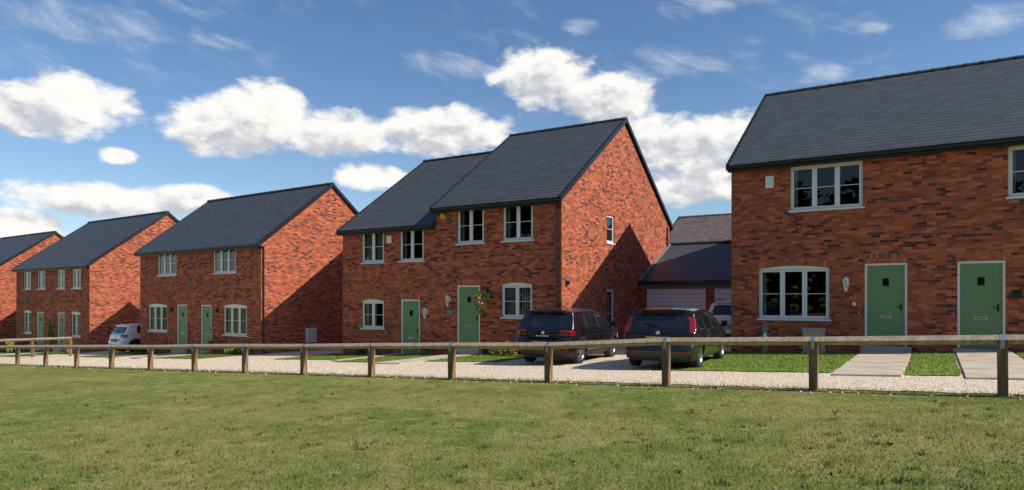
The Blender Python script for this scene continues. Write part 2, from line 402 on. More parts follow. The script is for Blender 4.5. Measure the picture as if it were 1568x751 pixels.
# ---- garage
gp=c3+n1*7.2+r1*.02; fl=-1.8
EG=place('double_garage',gp,A1,fl); b=Bld(); r=Bld()
Wg=5.22
F=lambda u,z,d:(u,d,z)
wall(b,0,Wg,-3,.7,[(.29,2.8,-1.8,.34),(3.15,5.0,-1.8,.34)],F)
for a,c in ((.29,2.8),(3.15,5.0)):
    fbox(b,F,a,a+.06,.03,.1,-1.8,.34,'white');fbox(b,F,c-.06,c,.03,.1,-1.8,.34,'white');fbox(b,F,a+.06,c-.06,.03,.1,.28,.34,'white')
    for i in range(13):
        z0=-1.8+i*.16; fbox(b,F,a+.06,c-.06,.06,.09,z0+.006,z0+.155,'white')
    fbox(b,F,a+.06,c-.06,.075,.1,-1.8,.28,'lead')
fbox(b,F,0,Wg,-.03,-.002,.36,.62,'lead')
hf=3.8; rz=2.5
wall(b,0,Wg,-3,.7,[],lambda u,z,d:(Wg-u,7.6-d,z))
for sgn in (1,-1):
    yy=lambda y:y if sgn>0 else 7.6-y
    r.face([(0,yy(-.2),.66),(Wg,yy(-.2),.66),(Wg,yy(hf),rz),(0,yy(hf),rz)],'slate')
    r.face([(0,yy(-.2),.58),(Wg,yy(-.2),.58),(Wg,yy(hf),rz-.08),(0,yy(hf),rz-.08)],'dark')
    ya,yb=sorted((yy(-.25),yy(-.19))); r.box(0,Wg,ya,yb,.52,.67,'dark')
for i in range(12):
    a=i*Wg/12; g=[(.13*math.cos(t),.09*math.sin(t)) for t in [math.pi*j/6 for j in range(7)]]
    r.prism((a,hf,rz),(a+Wg/12-.01,hf,rz),g,'slate')
r.prism((.05,-.2,.68),(.05,hf,rz+.02),[(-.06,0),(.06,0),(.06,.05),(-.06,.05)],'lead')
b.build('walls_and_doors',EG,-fl); r.build('roof',EG,-fl)
fl=-2.; EB=place('brick_house',(9.15,42.),A1,fl); b=Bld(); r=Bld()
section(b,r,0,12,8.,-4,3.0,5.25,[(2,3.5,.8,2.2,'w',2),(8,9.5,.8,2.2,'w',2)],roofk='browntile')
b.build('walls_windows_doors',EB,-fl); r.build('roof',EB,-fl)
# ---------------------------------------------------------------- ground
def grassmat(name,blade=False):
    m,nt,out=newmat(name); t=NT(nt)
    tc=t.n('ShaderNodeNewGeometry').outputs['Position']
    a=t.noise(tc,.33,4,.65); b_=t.noise(tc,2.6,4,.7); c=t.noise(tc,17,3,.7)
    K=1.42 if blade else 1.25
    S_=lambda q:tuple(x*K for x in q)
    col=t.mix(t.ss(a,.38,.62),S_((.150,.180,.032)),S_((.265,.245,.066)))
    col=t.mix(t.ss(b_,.45,.70,0,.8),col,S_((.34,.29,.12)))
    col=t.mix(t.ss(b_,.28,.45,.6,0),col,S_((.095,.13,.024)))
    col=t.mix(t.ss(c,.42,.68,.0,.5),col,S_((.09,.105,.025)))
    s=t.sep(tc); st=t.m('SINE',t.m('MULTIPLY',t.m('ADD',t.m('MULTIPLY',s[0],.5511),t.m('MULTIPLY',s[1],.8344)),4.4))
    col=t.mix(t.ss(st,-.5,.5,0.,.16),col,S_((.10,.15,.03)))
    if blade:
        oi=t.n('ShaderNodeNewGeometry').outputs['Random Per Island']
        col=t.mix(t.m('MULTIPLY',oi,.5),col,(.44,.42,.17))
        nd=t.n('ShaderNodeBsdfPrincipled'); t.put(nd.inputs['Base Color'],col); nd.inputs['Roughness'].default_value=.7; nd.inputs['Specular IOR Level'].default_value=.2
        t.put(nd.inputs['Normal'],t.comb(0.,0.,1.))
        nt.links.new(nd.outputs[0],out.inputs[0])
    else:
        f=t.noise(tc,45,3,.75)
        t.bsdf(col,.9,out,bump=f,bs=.8,bd=.04,spec=.1)
    return m
MB['grass']=grassmat('mown_grass'); MB['blade']=grassmat('grass_blades',True)
def lawn2():
    m,nt,out=newmat('front_lawn_grass'); t=NT(nt)
    tc=t.n('ShaderNodeNewGeometry').outputs['Position']
    a=t.noise(tc,1.2,4,.7); f=t.noise(tc,30,3,.75)
    col=t.mix(t.ss(a,.3,.7),(.15,.24,.034),(.25,.31,.055)); col=t.mix(t.ss(f,.4,.7,0,.5),col,(.07,.12,.02))
    nd=t.n('ShaderNodeBsdfPrincipled'); t.put(nd.inputs['Base Color'],col); nd.inputs['Roughness'].default_value=.8; nd.inputs['Specular IOR Level'].default_value=.1
    t.put(nd.inputs['Normal'],t.comb(0.,0.,1.)); nt.links.new(nd.outputs[0],out.inputs[0]); return m
MB['lawn']=lawn2()
def gravelmat():
    m,nt,out=newmat('pale_gravel'); t=NT(nt)
    tc=t.n('ShaderNodeNewGeometry').outputs['Position']
    v=t.n('ShaderNodeTexVoronoi'); t.put(v.inputs['Vector'],tc); v.inputs['Scale'].default_value=24
    vs=t.sep(v.outputs['Color'])
    c=t.mix(vs[0],(.64,.50,.34),(.92,.78,.60)); c=t.mix(t.ss(vs[1],.82,.95,0,.5),c,(.32,.23,.15))
    c=t.mix(t.ss(v.outputs['Distance'],.4,.75,0,.5),c,(.28,.20,.13))
    big=t.noise(tc,.5,4,.65); c=t.mix(t.ss(big,.5,.8,0,.35),c,(.50,.38,.26))
    h=t.m('SUBTRACT',1.,v.outputs['Distance'])
    t.bsdf(c,.9,out,bump=h,bs=.6,bd=.02,spec=.2); return m
MB['gravel']=gravelmat()
N=90; xs=[math.copysign(abs(t_)**2.2*600,t_) for t_ in np.linspace(-1,1,N)]
xs=sorted(set(list(np.arange(-60,61,6.))+[x for x in xs if abs(x)>62])); ys=sorted(set(list(np.arange(-48,72,6.))+[x for x in np.linspace(-600,900,40) if x<-50 or x>75]))
vs=[(x,y,G(x,y)) for y in ys for x in xs]; fs=[(j*len(xs)+i,j*len(xs)+i+1,(j+1)*len(xs)+i+1,(j+1)*len(xs)+i) for j in range(len(ys)-1) for i in range(len(xs)-1)]
me=bpy.data.meshes.new('ground'); me.from_pydata(vs,[],fs); me.materials.append(MB['grass']); o=bpy.data.objects.new('ground',me); COL.objects.link(o)
F0=Vector((7.28,10.04)); fd=Vector((-.8344,.5511)).normalized(); fn=Vector((-fd.y,fd.x))*-1
if fn.y<0: fn=-fn
S=2.6
def jit(p,q,n,a):
    out_=[]
    for i in range(n+1):
        t_=i/n; w=random.uniform(-a,a); P=p.lerp(q,t_)+Vector((-(q-p).y,(q-p).x)).normalized()*w
        out_.append((P.x,P.y))
    return out_
near=jit(F0-fd*14+fn*.18,F0+fd*52+fn*.1,330,.09)
bb=Bld()
for i in range(len(near)-1):
    a=Vector(near[i]); c=Vector(near[i+1]); A=F0+fd*(-14+66*i/330)+fn*1.; C=F0+fd*(-14+66*(i+1)/330)+fn*1.
    bb.face([(p[0],p[1],G(*p)+.012) for p in (c,a,A,C)],'gravel')
q0=F0-fd*14+fn*1.; q1=F0+fd*52+fn*1.
for i in range(33):
    a=q0.lerp(q1,i/33); c=q0.lerp(q1,(i+1)/33)
    for j in range(6):
        s0=a+fn*(24*j/6); s1=c+fn*(24*j/6); s2=c+fn*(24*(j+1)/6); s3=a+fn*(24*(j+1)/6)
        bb.face([(p[0],p[1],G(*p)+.012) for p in (s1,s0,s3,s2)],'gravel')
bb.build('gravel_lane')
blade_regions=[]
def lpatch(name,c,rr,nn,u0,u1,d0,d1,k='lawn',off=.03,jitter=.07):
    P=lambda u,dd:c+rr*u-nn*dd
    pts=[]
    m=max(4,int((u1-u0)/.15)); m2=max(2,int(abs(d1-d0)/.15))
    for i in range(m): pts.append(P(u0+(u1-u0)*i/m,d1+random.uniform(-jitter,jitter)))
    for i in range(m2): pts.append(P(u1+random.uniform(-jitter,jitter)*.5,d1+(d0-d1)*i/m2))
    pts.append(P(u1,d0)); 
    for i in range(m2): pts.append(P(u0+random.uniform(-jitter,jitter)*.5,d0+(d1-d0)*i/m2))
    bb=Bld(); bb.face([(p.x,p.y,G(p.x,p.y)+off) for p in pts],k)
    o=bb.build(name)
    if k=='lawn': blade_regions.append((c,rr,nn,u0,u1,d0,d1))
    return o
h4=Vector((6.9,21.3)); h3=Vector(c3-r1*10.35); h2=c2-r2*10.83; h1=c1-r2*11.05; h0=c0-r2*11
def slabpath(c,rr,nn,u0,u1,d0,d1):
    bb=Bld(); n=max(1,round((d1-d0)/.9))
    for i in range(n):
        a=d0+(d1-d0)*i/n+.006; e=d0+(d1-d0)*(i+1)/n-.006
        q=[c+rr*u-nn*dd for u,dd in ((u0,e),(u1,e),(u1,a),(u0,a))]; h=.045+random.uniform(-.003,.003)
        top=[(p.x,p.y,G(p.x,p.y)+h) for p in q]; bot=[(p.x,p.y,G(p.x,p.y)-.02) for p in q]
        bb.face(top,'concrete')
        for j in range(4): bb.face([bot[j],bot[(j+1)%4],top[(j+1)%4],top[j]],'concrete')
    bb.build('garden_path')
lpatch('front_lawn',h4,r1,n1,-.3,3.62,.0,6.4)
lpatch('front_lawn',h4,r1,n1,4.94,5.84,.25,6.6)
lpatch('front_lawn',h4,r1,n1,7.16,12,.0,6.9)
slabpath(h4,r1,n1,3.68,4.88,.25,6.9); slabpath(h4,r1,n1,5.9,7.1,.25,7.1)
lpatch('front_lawn',h3,r1,n1,3.6,5.55,.0,3.9); lpatch('front_lawn',h3,r1,n1,7.1,9.9,.0,3.3); lpatch('front_lawn',h3,r1,n1,-.5,2.9,.0,3.1)
slabpath(h3,r1,n1,5.8,7.0,.25,4.4); slabpath(h3,r1,n1,3.1,3.5,.25,3.6)
lpatch('front_lawn',h2,r2,n2,-.3,3.3,.0,3.); lpatch('front_lawn',h2,r2,n2,5.1,5.6,.0,3.); lpatch('front_lawn',h2,r2,n2,7.1,10.6,.0,3.)
slabpath(h2,r2,n2,3.7,4.7,.25,3.4); slabpath(h2,r2,n2,5.9,6.9,.25,3.4)
lpatch('front_lawn',h1,r2,n2,-6,3.0,.0,5.); lpatch('front_lawn',h1,r2,n2,8.,11.5,.0,4.)
def make_blades(name,P,hmin,hmax,wd,k):
    n=len(P); ang=np.random.rand(n)*2*np.pi; h=hmin+(hmax-hmin)*np.random.rand(n); w=wd*(.7+.6*np.random.rand(n))
    lean=np.random.randn(n,2)*.6*h[:,None]
    dx=np.cos(ang)*w/2; dy=np.sin(ang)*w/2
    V=np.zeros((n,3,3)); 
    V[:,0,0]=P[:,0]-dx;V[:,0,1]=P[:,1]-dy;V[:,0,2]=P[:,2]-.005
    V[:,1,0]=P[:,0]+dx;V[:,1,1]=P[:,1]+dy;V[:,1,2]=P[:,2]-.005
    V[:,2,0]=P[:,0]+lean[:,0];V[:,2,1]=P[:,1]+lean[:,1];V[:,2,2]=P[:,2]+h
    me=bpy.data.meshes.new(name); me.vertices.add(3*n); me.vertices.foreach_set('co',V.ravel())
    me.loops.add(3*n); me.loops.foreach_set('vertex_index',np.arange(3*n,dtype=np.int32))
    me.polygons.add(n); me.polygons.foreach_set('loop_start',np.arange(0,3*n,3,dtype=np.int32)); me.polygons.foreach_set('loop_total',np.full(n,3,dtype=np.int32))
    me.update(); me.validate(); me.materials.append(MB[k]); o=bpy.data.objects.new(name,me); COL.objects.link(o); return o
n=260000
y=3.5*np.exp(np.random.rand(n)*math.log(26/3.5)); x=(np.random.rand(n)*2-1)*y*.95
sd=(x-F0.x)*fn.x+(y-F0.y)*fn.y
k=sd<.22; x=x[k];y=y[k]
z=.0356*x-.02285*y
make_blades('foreground_grass',np.stack([x,y,z],1),.010,.034,.007,'blade')
cx=np.random.rand(420); cy=4.5*np.exp(cx*math.log(22/4.5)); cx=(np.random.rand(420)*2-1)*cy*.9
m_=26; x=np.repeat(cx,m_)+np.random.randn(420*m_)*.035; y=np.repeat(cy,m_)+np.random.randn(420*m_)*.035
sd=(x-F0.x)*fn.x+(y-F0.y)*fn.y; k=sd<.1; x=x[k];y=y[k]
make_blades('coarse_grass_clumps',np.stack([x,y,.0356*x-.02285*y],1),.03,.06,.008,'lawn')
n=9000; t_=np.random.rand(n)*60-8; s_=np.random.randn(n)*.12+.08
x=F0.x+fd.x*t_+fn.x*s_; y=F0.y+fd.y*t_+fn.y*s_; make_blades('fence_grass_tufts',np.stack([x,y,.0356*x-.02285*y],1),.03,.10,.010,'blade')
pts=[]
for (c,rr,nn,u0,u1,d0,d1) in blade_regions:
    m=int((u1-u0)*(d1-d0)*400); u=u0-.04+np.random.rand(m)*(u1-u0+.08); dd=d0+np.random.rand(m)*(d1-d0+.05)
    x=c.x+rr.x*u-nn.x*dd; y=c.y+rr.y*u-nn.y*dd; pts.append(np.stack([x,y,.0356*x-.02285*y+.028],1))
o=make_blades('front_lawn_grass',np.concatenate(pts),.02,.055,.012,'lawn')
MB['stone']=simple('gravel_stone',(.70,.58,.44),.9,nz=.35,scale=9)
bb=Bld(); 
for i in range(4500):
    t_=random.uniform(-6,34); s_=random.uniform(.1,4.2)**1.0
    if random.random()<.06: s_=random.uniform(-.5,.1)
    P=F0+fd*t_+fn*s_; z=G(P.x,P.y)+.012; R_=random.uniform(.012,.028); a0=random.random()*6
    ring=[(P.x+R_*math.cos(a0+j*1.57)*random.uniform(.7,1.2),P.y+R_*math.sin(a0+j*1.57)*random.uniform(.7,1.2),z) for j in range(4)]
    top=(P.x,P.y,z+R_*.8)
    for j in range(4): bb.face([ring[j],ring[(j+1)%4],top],'stone')
bb.build('loose_gravel_stones')
# ---------------------------------------------------------------- fence
def woodmat(name,c1,c2):
    m,nt,out=newmat(name); t=NT(nt)
    tc=t.n('ShaderNodeTexCoord').outputs['Object']; s=t.sep(tc)
    g=t.noise(t.comb(t.m('MULTIPLY',s[0],14.),t.m('MULTIPLY',s[1],14.),t.m('MULTIPLY',s[2],1.6)),1.,4,.7)
    p=t.noise(tc,1.3,3,.6)
    c=t.mix(t.ss(g,.3,.7),c1,c2); c=t.mix(t.ss(p,.5,.8,0,.4),c,tuple(x*.5 for x in c1))
    t.bsdf(c,.8,out,bump=g,bs=.3,bd=.01,spec=.2); return m
MB['post']=woodmat('treated_timber',(.17,.10,.052),(.34,.215,.115)); MB['rail']=woodmat('weathered_timber_rail',(.34,.25,.165),(.54,.43,.31)); MB['galv']=simple('galvanised_strap',(.50,.55,.60),.42,metal=.9)
FE=empty('timber_post_and_rail_fence',(F0.x,F0.y,G(F0.x,F0.y)))
b=Bld()
tops=[]
for k_ in range(-4,20):
    P=F0+fd*(S*k_); g=G(P.x,P.y)+random.uniform(-.01,.01); H=.86 if k_<3 else .80
    H+=random.uniform(-.012,.012)
    w=.065; sx=fd*w; sy=fn*w; tl=fd*random.uniform(-.012,.012)+fn*random.uniform(-.012,.012)
    c_=[P-sx-sy,P+sx-sy,P+sx+sy,P-sx+sy]; c_=[(q.x,q.y) for q in c_]
    zt=g+H-.07
    B0=[(q[0],q[1],g-.3) for q in c_]; T0=[(q[0]+tl.x,q[1]+tl.y,zt) for q in c_]
    for i in range(4):
        j=(i+1)%4
        b.face([B0[i],B0[j],T0[j],T0[i]],'post')
    b.face(T0,'post')
    for s_ in (-1,1):
        q=[P+fd*w*e1+fn*(s_*w*e2) for e1,e2 in ((-1,1),(1,1),(1,.35),(-1,.35))]
        hh=[.055,.055,.0,.0]
        lo=[(q_.x+tl.x,q_.y+tl.y,zt) for q_ in q]; hi=[(q_.x+tl.x,q_.y+tl.y,zt+h_+.004) for q_,h_ in zip(q,hh)]
        b.face(hi,'post')
        for i in range(4): b.face([lo[i],lo[(i+1)%4],hi[(i+1)%4],hi[i]],'post')
    tops.append(Vector((P.x+tl.x,P.y+tl.y,zt+.05)))
rb=Bld()
hw=.072
for i in range(len(tops)-1):
    a=tops[i];c=tops[i+1]; dv=(c-a).normalized()
    rb.prism(a+dv*.003,c-dv*.003,[(0,-hw),(hw,0),(0,hw),(-hw,0)],'rail')
sb=Bld()
for p in tops:
    dv=Vector((fd.x,fd.y,0)); 
    sb.prism(p-dv*.03,p+dv*.03,[(-hw-.007,-.004),(0,hw+.006),(hw+.007,-.004),(hw+.002,-.004),(0,hw+.002),(-hw-.002,-.004)],'galv')
    for s_ in (-1,1):
        q=p+Vector((fn.x,fn.y,0))*s_*(hw+.004)
        aa=q-dv*.028; bb_=q+dv*.028
        sb.face([aa,bb_,bb_-Vector((0,0,.13)),aa-Vector((0,0,.13))],'galv')
off=-Vector((F0.x,F0.y,G(F0.x,F0.y)))
for B_,nm in ((b,'posts'),(rb,'top_rail'),(sb,'steel_straps')):
    B_.v=[tuple(Vector(v)+off) for v in B_.v]; B_.build(nm,FE)
P0=Vector((-23.6,36.2)); P1=Vector((-32,36.6)); FE2=empty('timber_post_and_rail_fence',(P0.x,P0.y,G(P0.x,P0.y))); b=Bld(); pr=None
for i in range(5):
    P=P0.lerp(P1,i/4); g=G(P.x,P.y); b.box(P.x-P0.x-.06,P.x-P0.x+.06,P.y-P0.y-.06,P.y-P0.y+.06,g-G(*P0)-.2,g-G(*P0)+.92,'post')
    q=Vector((P.x-P0.x,P.y-P0.y,g-G(*P0)+.97)); 
    if pr is not None: b.prism(pr,q,[(0,-.07),(.07,0),(0,.07),(-.07,0)],'rail')
    pr=q
b.build('posts_and_rail',FE2)
# ---------------------------------------------------------------- cars
CM={}
def paint(name,c,metal=0.):
    m,nt,out=newmat(name); t=NT(nt)
    tc=t.n('ShaderNodeTexCoord').outputs['Object']; f=t.noise(tc,2.5,4,.6)
    col=t.mix(t.ss(f,.4,.8,0,.03),c,(.25,.22,.18))
    t.bsdf(col,t.ss(f,.3,.8,.22,.35),out,spec=.5,coat=.7,metal=metal); return m
CM['black']=paint('black_car_paint',(.005,.005,.007)); CM['white']=paint('white_car_paint',(.76,.77,.78))
CM['glass']=simple('car_glass',(.012,.014,.016),.04,spec=.9,nz=.3); CM['trim']=simple('black_car_trim',(.018,.018,.018),.55)
CM['red']=simple('tail_lamp_red',(.24,.006,.008),.12,coat=1); CM['lamp']=simple('headlamp',(.6,.62,.65),.1,coat=1)
CM['plate']=simple('number_plate_yellow',(.72,.50,.04),.5); CM['tyre']=simple('tyre_rubber',(.015,.015,.015),.8)
CM['alloy']=simple('alloy_wheel',(.45,.46,.47),.3,metal=.9); CM['seam']=simple('panel_gap',(.002,.002,.002),.9)
def resample(pts,step):
    P=[Vector(p) for p in pts]; out_=[]
    for i in range(len(P)-1):
        p0=P[max(i-1,0)];p1=P[i];p2=P[i+1];p3=P[min(i+2,len(P)-1)]
        n=max(1,int((p2-p1).length/step))
        for j in range(n):
            t_=j/n
            cr=.5*((2*p1)+(-p0+p2)*t_+(2*p0-5*p1+4*p2-p3)*t_*t_+(-p0+3*p1-3*p2+p3)*t_**3)
            out_.append(cr.lerp(p1.lerp(p2,t_),.45))
    out_.append(P[-1]); return out_
def car(name,loc,az,pc,kind):
    if kind=='suv':
        L,W=4.14,1.79; sil=[(.16,.24),(.05,.34),(.0,.50),(.02,.66),(.09,.76),(.10,.96),(.17,1.04),(.40,1.40),(.44,1.49),(.60,1.53),(1.2,1.56),(1.8,1.55),(2.3,1.49),(2.48,1.43),(3.12,1.05),(3.65,.96),(3.95,.84),(4.10,.66),(4.14,.48),(4.04,.24)]
        belt,hr=.98,1.56; wx=(.72,3.28); wr=.335
        rw=(1.06,1.38,.58); tl=(.83,.97)
    elif kind=='hatch':
        L,W=4.34,1.80; sil=[(.14,.22),(.04,.32),(.0,.46),(.04,.60),(.12,.68),(.13,.90),(.20,.97),(.46,1.33),(.47,1.43),(.66,1.455),(1.3,1.485),(1.8,1.48),(2.3,1.42),(2.55,1.35),(3.25,.96),(3.85,.84),(4.15,.74),(4.30,.58),(4.34,.42),(4.26,.22)]
        belt,hr=.93,1.485; wx=(.82,3.44); wr=.315
        rw=(1.0,1.33,.58); tl=(.90,1.26)
    else:
        L,W=4.5,1.84; sil=[(.14,.26),(.04,.36),(.0,.52),(.03,.68),(.09,.78),(.12,1.0),(.20,1.08),(.44,1.46),(.44,1.57),(.62,1.61),(1.3,1.66),(1.9,1.65),(2.5,1.58),(2.7,1.50),(3.35,1.12),(3.95,1.02),(4.25,.90),(4.45,.70),(4.5,.5),(4.4,.26)]
        belt,hr=1.04,1.66; wx=(.82,3.55); wr=.35
        rw=(1.10,1.48,.64); tl=(.86,1.06)
    HW=W/2
    def hwid(x,z):
        h=HW-max(0,z-belt)**1.0*.34-max(0,.5-z)*.12
        if z<belt: h-= .03*((z-.70)/.35)**2
        d=max(0,x); 
        if d<.55: h-=.13*(1-d/.55)**2.6
        d=max(0,L-x)
        if d<.9: h-=.22*(1-d/.9)**2.3
        return h
    S_=resample(sil,.035); n=len(S_)
    E=empty(name,(loc[0],loc[1],G(*loc)+.012),az)
    b=Bld(); V=b.v
    md={'paint':CM[pc],'glass':CM['glass'],'trim':CM['trim'],'red':CM['red'],'lamp':CM['lamp'],'plate':CM['plate'],'seam':CM['seam']}
    NJ=24; NR=34
    nor=[]
    for i in range(n):
        t_=S_[min(i+1,n-1)]-S_[max(i-1,0)]; t_.normalize(); nor.append(Vector((-t_.y,t_.x)))
    def roofz(x):
        for i in range(n-1):
            if S_[i].x<=x<S_[i+1].x and S_[i].y>belt-.05: return S_[i].y
        return hr
    grid=[]
    for i in range(n):
        row=[]
        for j in range(-NJ,NJ+1):
            s=j/NJ; ins=.055*abs(s)**5+.012*s*s
            P=S_[i]-nor[i]*ins
            Pe=S_[i]-nor[i]*.067
            y=hwid(Pe.x,Pe.y)*s
            row.append(len(V)); V.append((P.x,y,P.y))
        grid.append(row)
    def cls_top(x,y,z,i):
        ay=abs(y)
        if x<.62:
            if rw[0]<z<rw[1] and ay<rw[2]+ (1.4-z)*.12: return 'glass'
            if kind=='hatch':
                if tl[0]<z<tl[1] and ay>.745-(z-.9)*.28: return 'red'
            elif tl[0]<z<tl[1] and ay>.46+(z-tl[0])*.6: return 'red'
            if z<.42: return 'trim'
            return 'paint'
        if x>sil[13][0]-.02 and x<sil[14][0]-.02 and z>belt+.06 and ay<.64: return 'glass'
        if x>L-.45:
            if .60<z<.76 and ay>.45: return 'lamp'
            if .3<z<.52 and ay<.5: return 'trim'
        return 'paint'
    def addf(q,k):
        b.f.append(tuple(q)); b.mi.append(b.mat(k)); b.sm.append(True)
    for i in range(n-1):
        for j in range(2*NJ):
            q=[grid[i][j],grid[i][j+1],grid[i+1][j+1],grid[i+1][j]]
            c=sum((Vector(V[a]) for a in q),Vector())/4
            addf(q,cls_top(c.x,c.y,c.z,i))
    wheels=[(.80,wr),(L-.86,wr)]
    zb=.24
    for side in (1,-1):
        cols=[]
        for i in range(n):
            top=grid[i][0] if side<0 else grid[i][-1]; tv=V[top]
            xb=.14+(L-.28)*max(0,min(1,(S_[i].x-.0)/L))
            col=[]
            for j in range(NR):
                t_=j/NR; x=xb+(tv[0]-xb)*t_; z=zb+(tv[2]-zb)*t_
                y=hwid(x,z); 
                bl=max(0,(t_-.9)/.1); y=y*(1-bl)+abs(tv[1])*bl
                col.append(len(V)); V.append((x,side*y,z))
            col.append(top); cols.append(col)
        def cs(x,z):
            for cx,rr in wheels:
                dd=math.hypot(x-cx,z-rr)
                if dd<rr+.045: return None
                if kind!='hatch' and dd<rr+.11: return 'trim'
            if z<(.40 if kind!='hatch' else .30): return 'trim'
            rz=roofz(x)
            lo=belt+.015+(.10*max(0,(1.3-x))/.6 if x<1.3 else 0)
            if lo<z<hr-.125-.03*abs(x-1.6) and x>wx[0]+(z-belt)*.25 and x<wx[1]-(z-belt)*1.55-.08 and z<rz-.08:
                if 1.98<x<2.05: return 'trim'
                if 1.12<x<1.17: return 'trim'
                return 'glass'
            if kind=='hatch':
                if tl[0]<z<tl[1] and x<.21+(z-.9)*.60 : return 'red'
            elif tl[0]<z<tl[1] and x<.34: return 'red'
            if x>L-.55 and .60<z<.76: return 'lamp'
            return 'paint'
        for i in range(n-1):
            for j in range(NR):
                q=[cols[i][j],cols[i][j+1],cols[i+1][j+1],cols[i+1][j]]
                c=sum((Vector(V[a]) for a in q),Vector())/4
                k=cs(c.x,c.z)
                if k is None: continue
                addf(q if side<0 else q[::-1],k)
    def ys(x,z,s,o=.004): return s*(hwid(x,z)+o)
    def strip(pts,w,s,k='seam'):
        for a,c in zip(pts[:-1],pts[1:]):
            a=Vector(a);c=Vector(c);m=max(1,int((c-a).length/.08)); dv=(c-a).normalized(); pv=Vector((-dv.y,dv.x))*w/2
            for q in range(m):
                p1=a.lerp(c,q/m);p2=a.lerp(c,(q+1)/m)
                b.face([(p.x,ys(p.x,p.y,s),p.y) for p in (p1-pv,p2-pv,p2+pv,p1+pv)],k)
    for s in (1,-1):
        strip([(2.01,.36),(2.01,belt)],.012,s); strip([(3.02,.40),(3.08,belt-.02)],.012,s); strip([(1.20,.72),(1.14,belt)],.012,s)
        strip([(1.25,.34),(2.95,.34)],.012,s)
        for hx in (1.35,2.2):
            yy_=s*(hwid(hx,belt-.1)+.012); b.box(hx,hx+.19,min(yy_,yy_+s*.02),max(yy_,yy_+s*.02),belt-.115,belt-.085,'paint')
        mx=2.98; y0=s*(hwid(mx,belt)-.02); y1=s*(hwid(mx,belt)+.17)
        b.box(mx-.05,mx+.08,min(y0+s*.05,y1),max(y0+s*.05,y1),belt+.03,belt+.17,'paint')
        b.box(mx,mx+.05,min(y0,y0+s*.06),max(y0,y0+s*.06),belt+.03,belt+.07,'trim')
        if kind!='hatch': b.prism((.8,s*.58,hr-.005),(2.3,s*.58,hr-.045),[(-.015,0),(.015,0),(.015,.03),(-.015,.03)],'trim')
    b.box(.22,L-.25,-HW+.22,HW-.22,.20,.72,'trim')
    sx,sz=sil[8]
    b.box(sx-.10,sx+.12,-.56,.56,sz-.035,sz+.005,'paint'); b.box(sx-.103,sx-.100,-.15,.15,sz-.028,sz-.012,'red')
    if kind=='hatch': pz=.735
    else: pz=.60 if kind=='suv' else .70
    px_=min(p.x for p in S_ if abs(p.y-pz)<.12)-.02
    b.box(px_-.0,px_+.10,-.30,.30,pz-.075,pz+.075,'trim'); b.box(px_-.006,px_-.001,-.26,.26,pz-.056,pz+.056,'plate')
    for q in range(7):
        if q==4: continue
        yq=-.21+q*.07; b.box(px_-.009,px_-.007,yq-.018,yq+.018,pz-.035,pz+.035,'seam')
    zb0=.90 if kind!='hatch' else .88
    b.tube((.085,0,zb0),(.12,0,zb0),.045,'lamp',12)
    if kind=='suv':
        for q in range(4): b.box(.06,.12,-.16+q*.10,-.10+q*.10,.80,.825,'lamp')
    for s in (-1,1): b.box(-.004,.05,s*.62-.11,s*.62+.11,.40,.45,'red')
    b.prism((.21,-.02,rw[0]+.02),(.30,.35,rw[0]+.11),[(-.01,0),(.01,0),(.01,.02),(-.01,.02)],'trim')
    strip_z=.77 if kind!='hatch' else .66
    b.box(.048,.10,-.52,.52,strip_z-.006,strip_z+.004,'seam')
    b.build('body',E,matdict=md)
    wb=Bld(); wmd={'tyre':CM['tyre'],'alloy':CM['alloy'],'trim':CM['trim'],'paint':CM[pc]}
    for (cx,rr) in wheels:
        for s in (-1,1):
            ka='paint' if kind=='hatch' else 'trim'
            m=28; R0,R1=rr+.022,rr+.075
            for q in range(m):
                t0=math.radians(-14+208*q/m);t1=math.radians(-14+208*(q+1)/m)
                def P(t_,R_,o=.006):
                    x=cx+R_*math.cos(t_);z=rr+R_*math.sin(t_); return (x,s*(hwid(x,max(z,.2))+o),z)
                wb.face([P(t0,R0),P(t1,R0),P(t1,R1,.008),P(t0,R1,.008)],ka,True)
                p,q_=P(t0,R0),P(t1,R0); wb.face([p,q_,(q_[0],q_[1]-s*.10,q_[2]),(p[0],p[1]-s*.10,p[2])],'trim',True)
            yo=s*(HW-.05); yi=s*(HW-.26)
            prof=[(rr*.60,yo-s*.005),(rr*.66,yo),(rr*.93,yo-s*.005),(rr,yo-s*.03),(rr,yi+s*.03),(rr*.9,yi),(0.05,yi)]
            M=32
            for a in range(M):
                t0=2*math.pi*a/M;t1=2*math.pi*(a+1)/M
                for (ra,ya),(rb_,yb) in zip(prof[:-1],prof[1:]):
                    wb.face([(cx+ra*math.cos(t0),ya,rr+ra*math.sin(t0)),(cx+rb_*math.cos(t0),yb,rr+rb_*math.sin(t0)),(cx+rb_*math.cos(t1),yb,rr+rb_*math.sin(t1)),(cx+ra*math.cos(t1),ya,rr+ra*math.sin(t1))],'tyre',True)
                wb.face([(cx+rr*.60*math.cos(t0),yo-s*.005,rr+rr*.6*math.sin(t0)),(cx+rr*.60*math.cos(t1),yo-s*.005,rr+rr*.6*math.sin(t1)),(cx+rr*.54*math.cos(t1),yo-s*.03,rr+rr*.54*math.sin(t1)),(cx+rr*.54*math.cos(t0),yo-s*.03,rr+rr*.54*math.sin(t0))],'alloy',True)
                wb.face([(cx,yo-s*.09,rr),(cx+rr*.58*math.cos(t0),yo-s*.09,rr+rr*.58*math.sin(t0)),(cx+rr*.58*math.cos(t1),yo-s*.09,rr+rr*.58*math.sin(t1))],'trim')
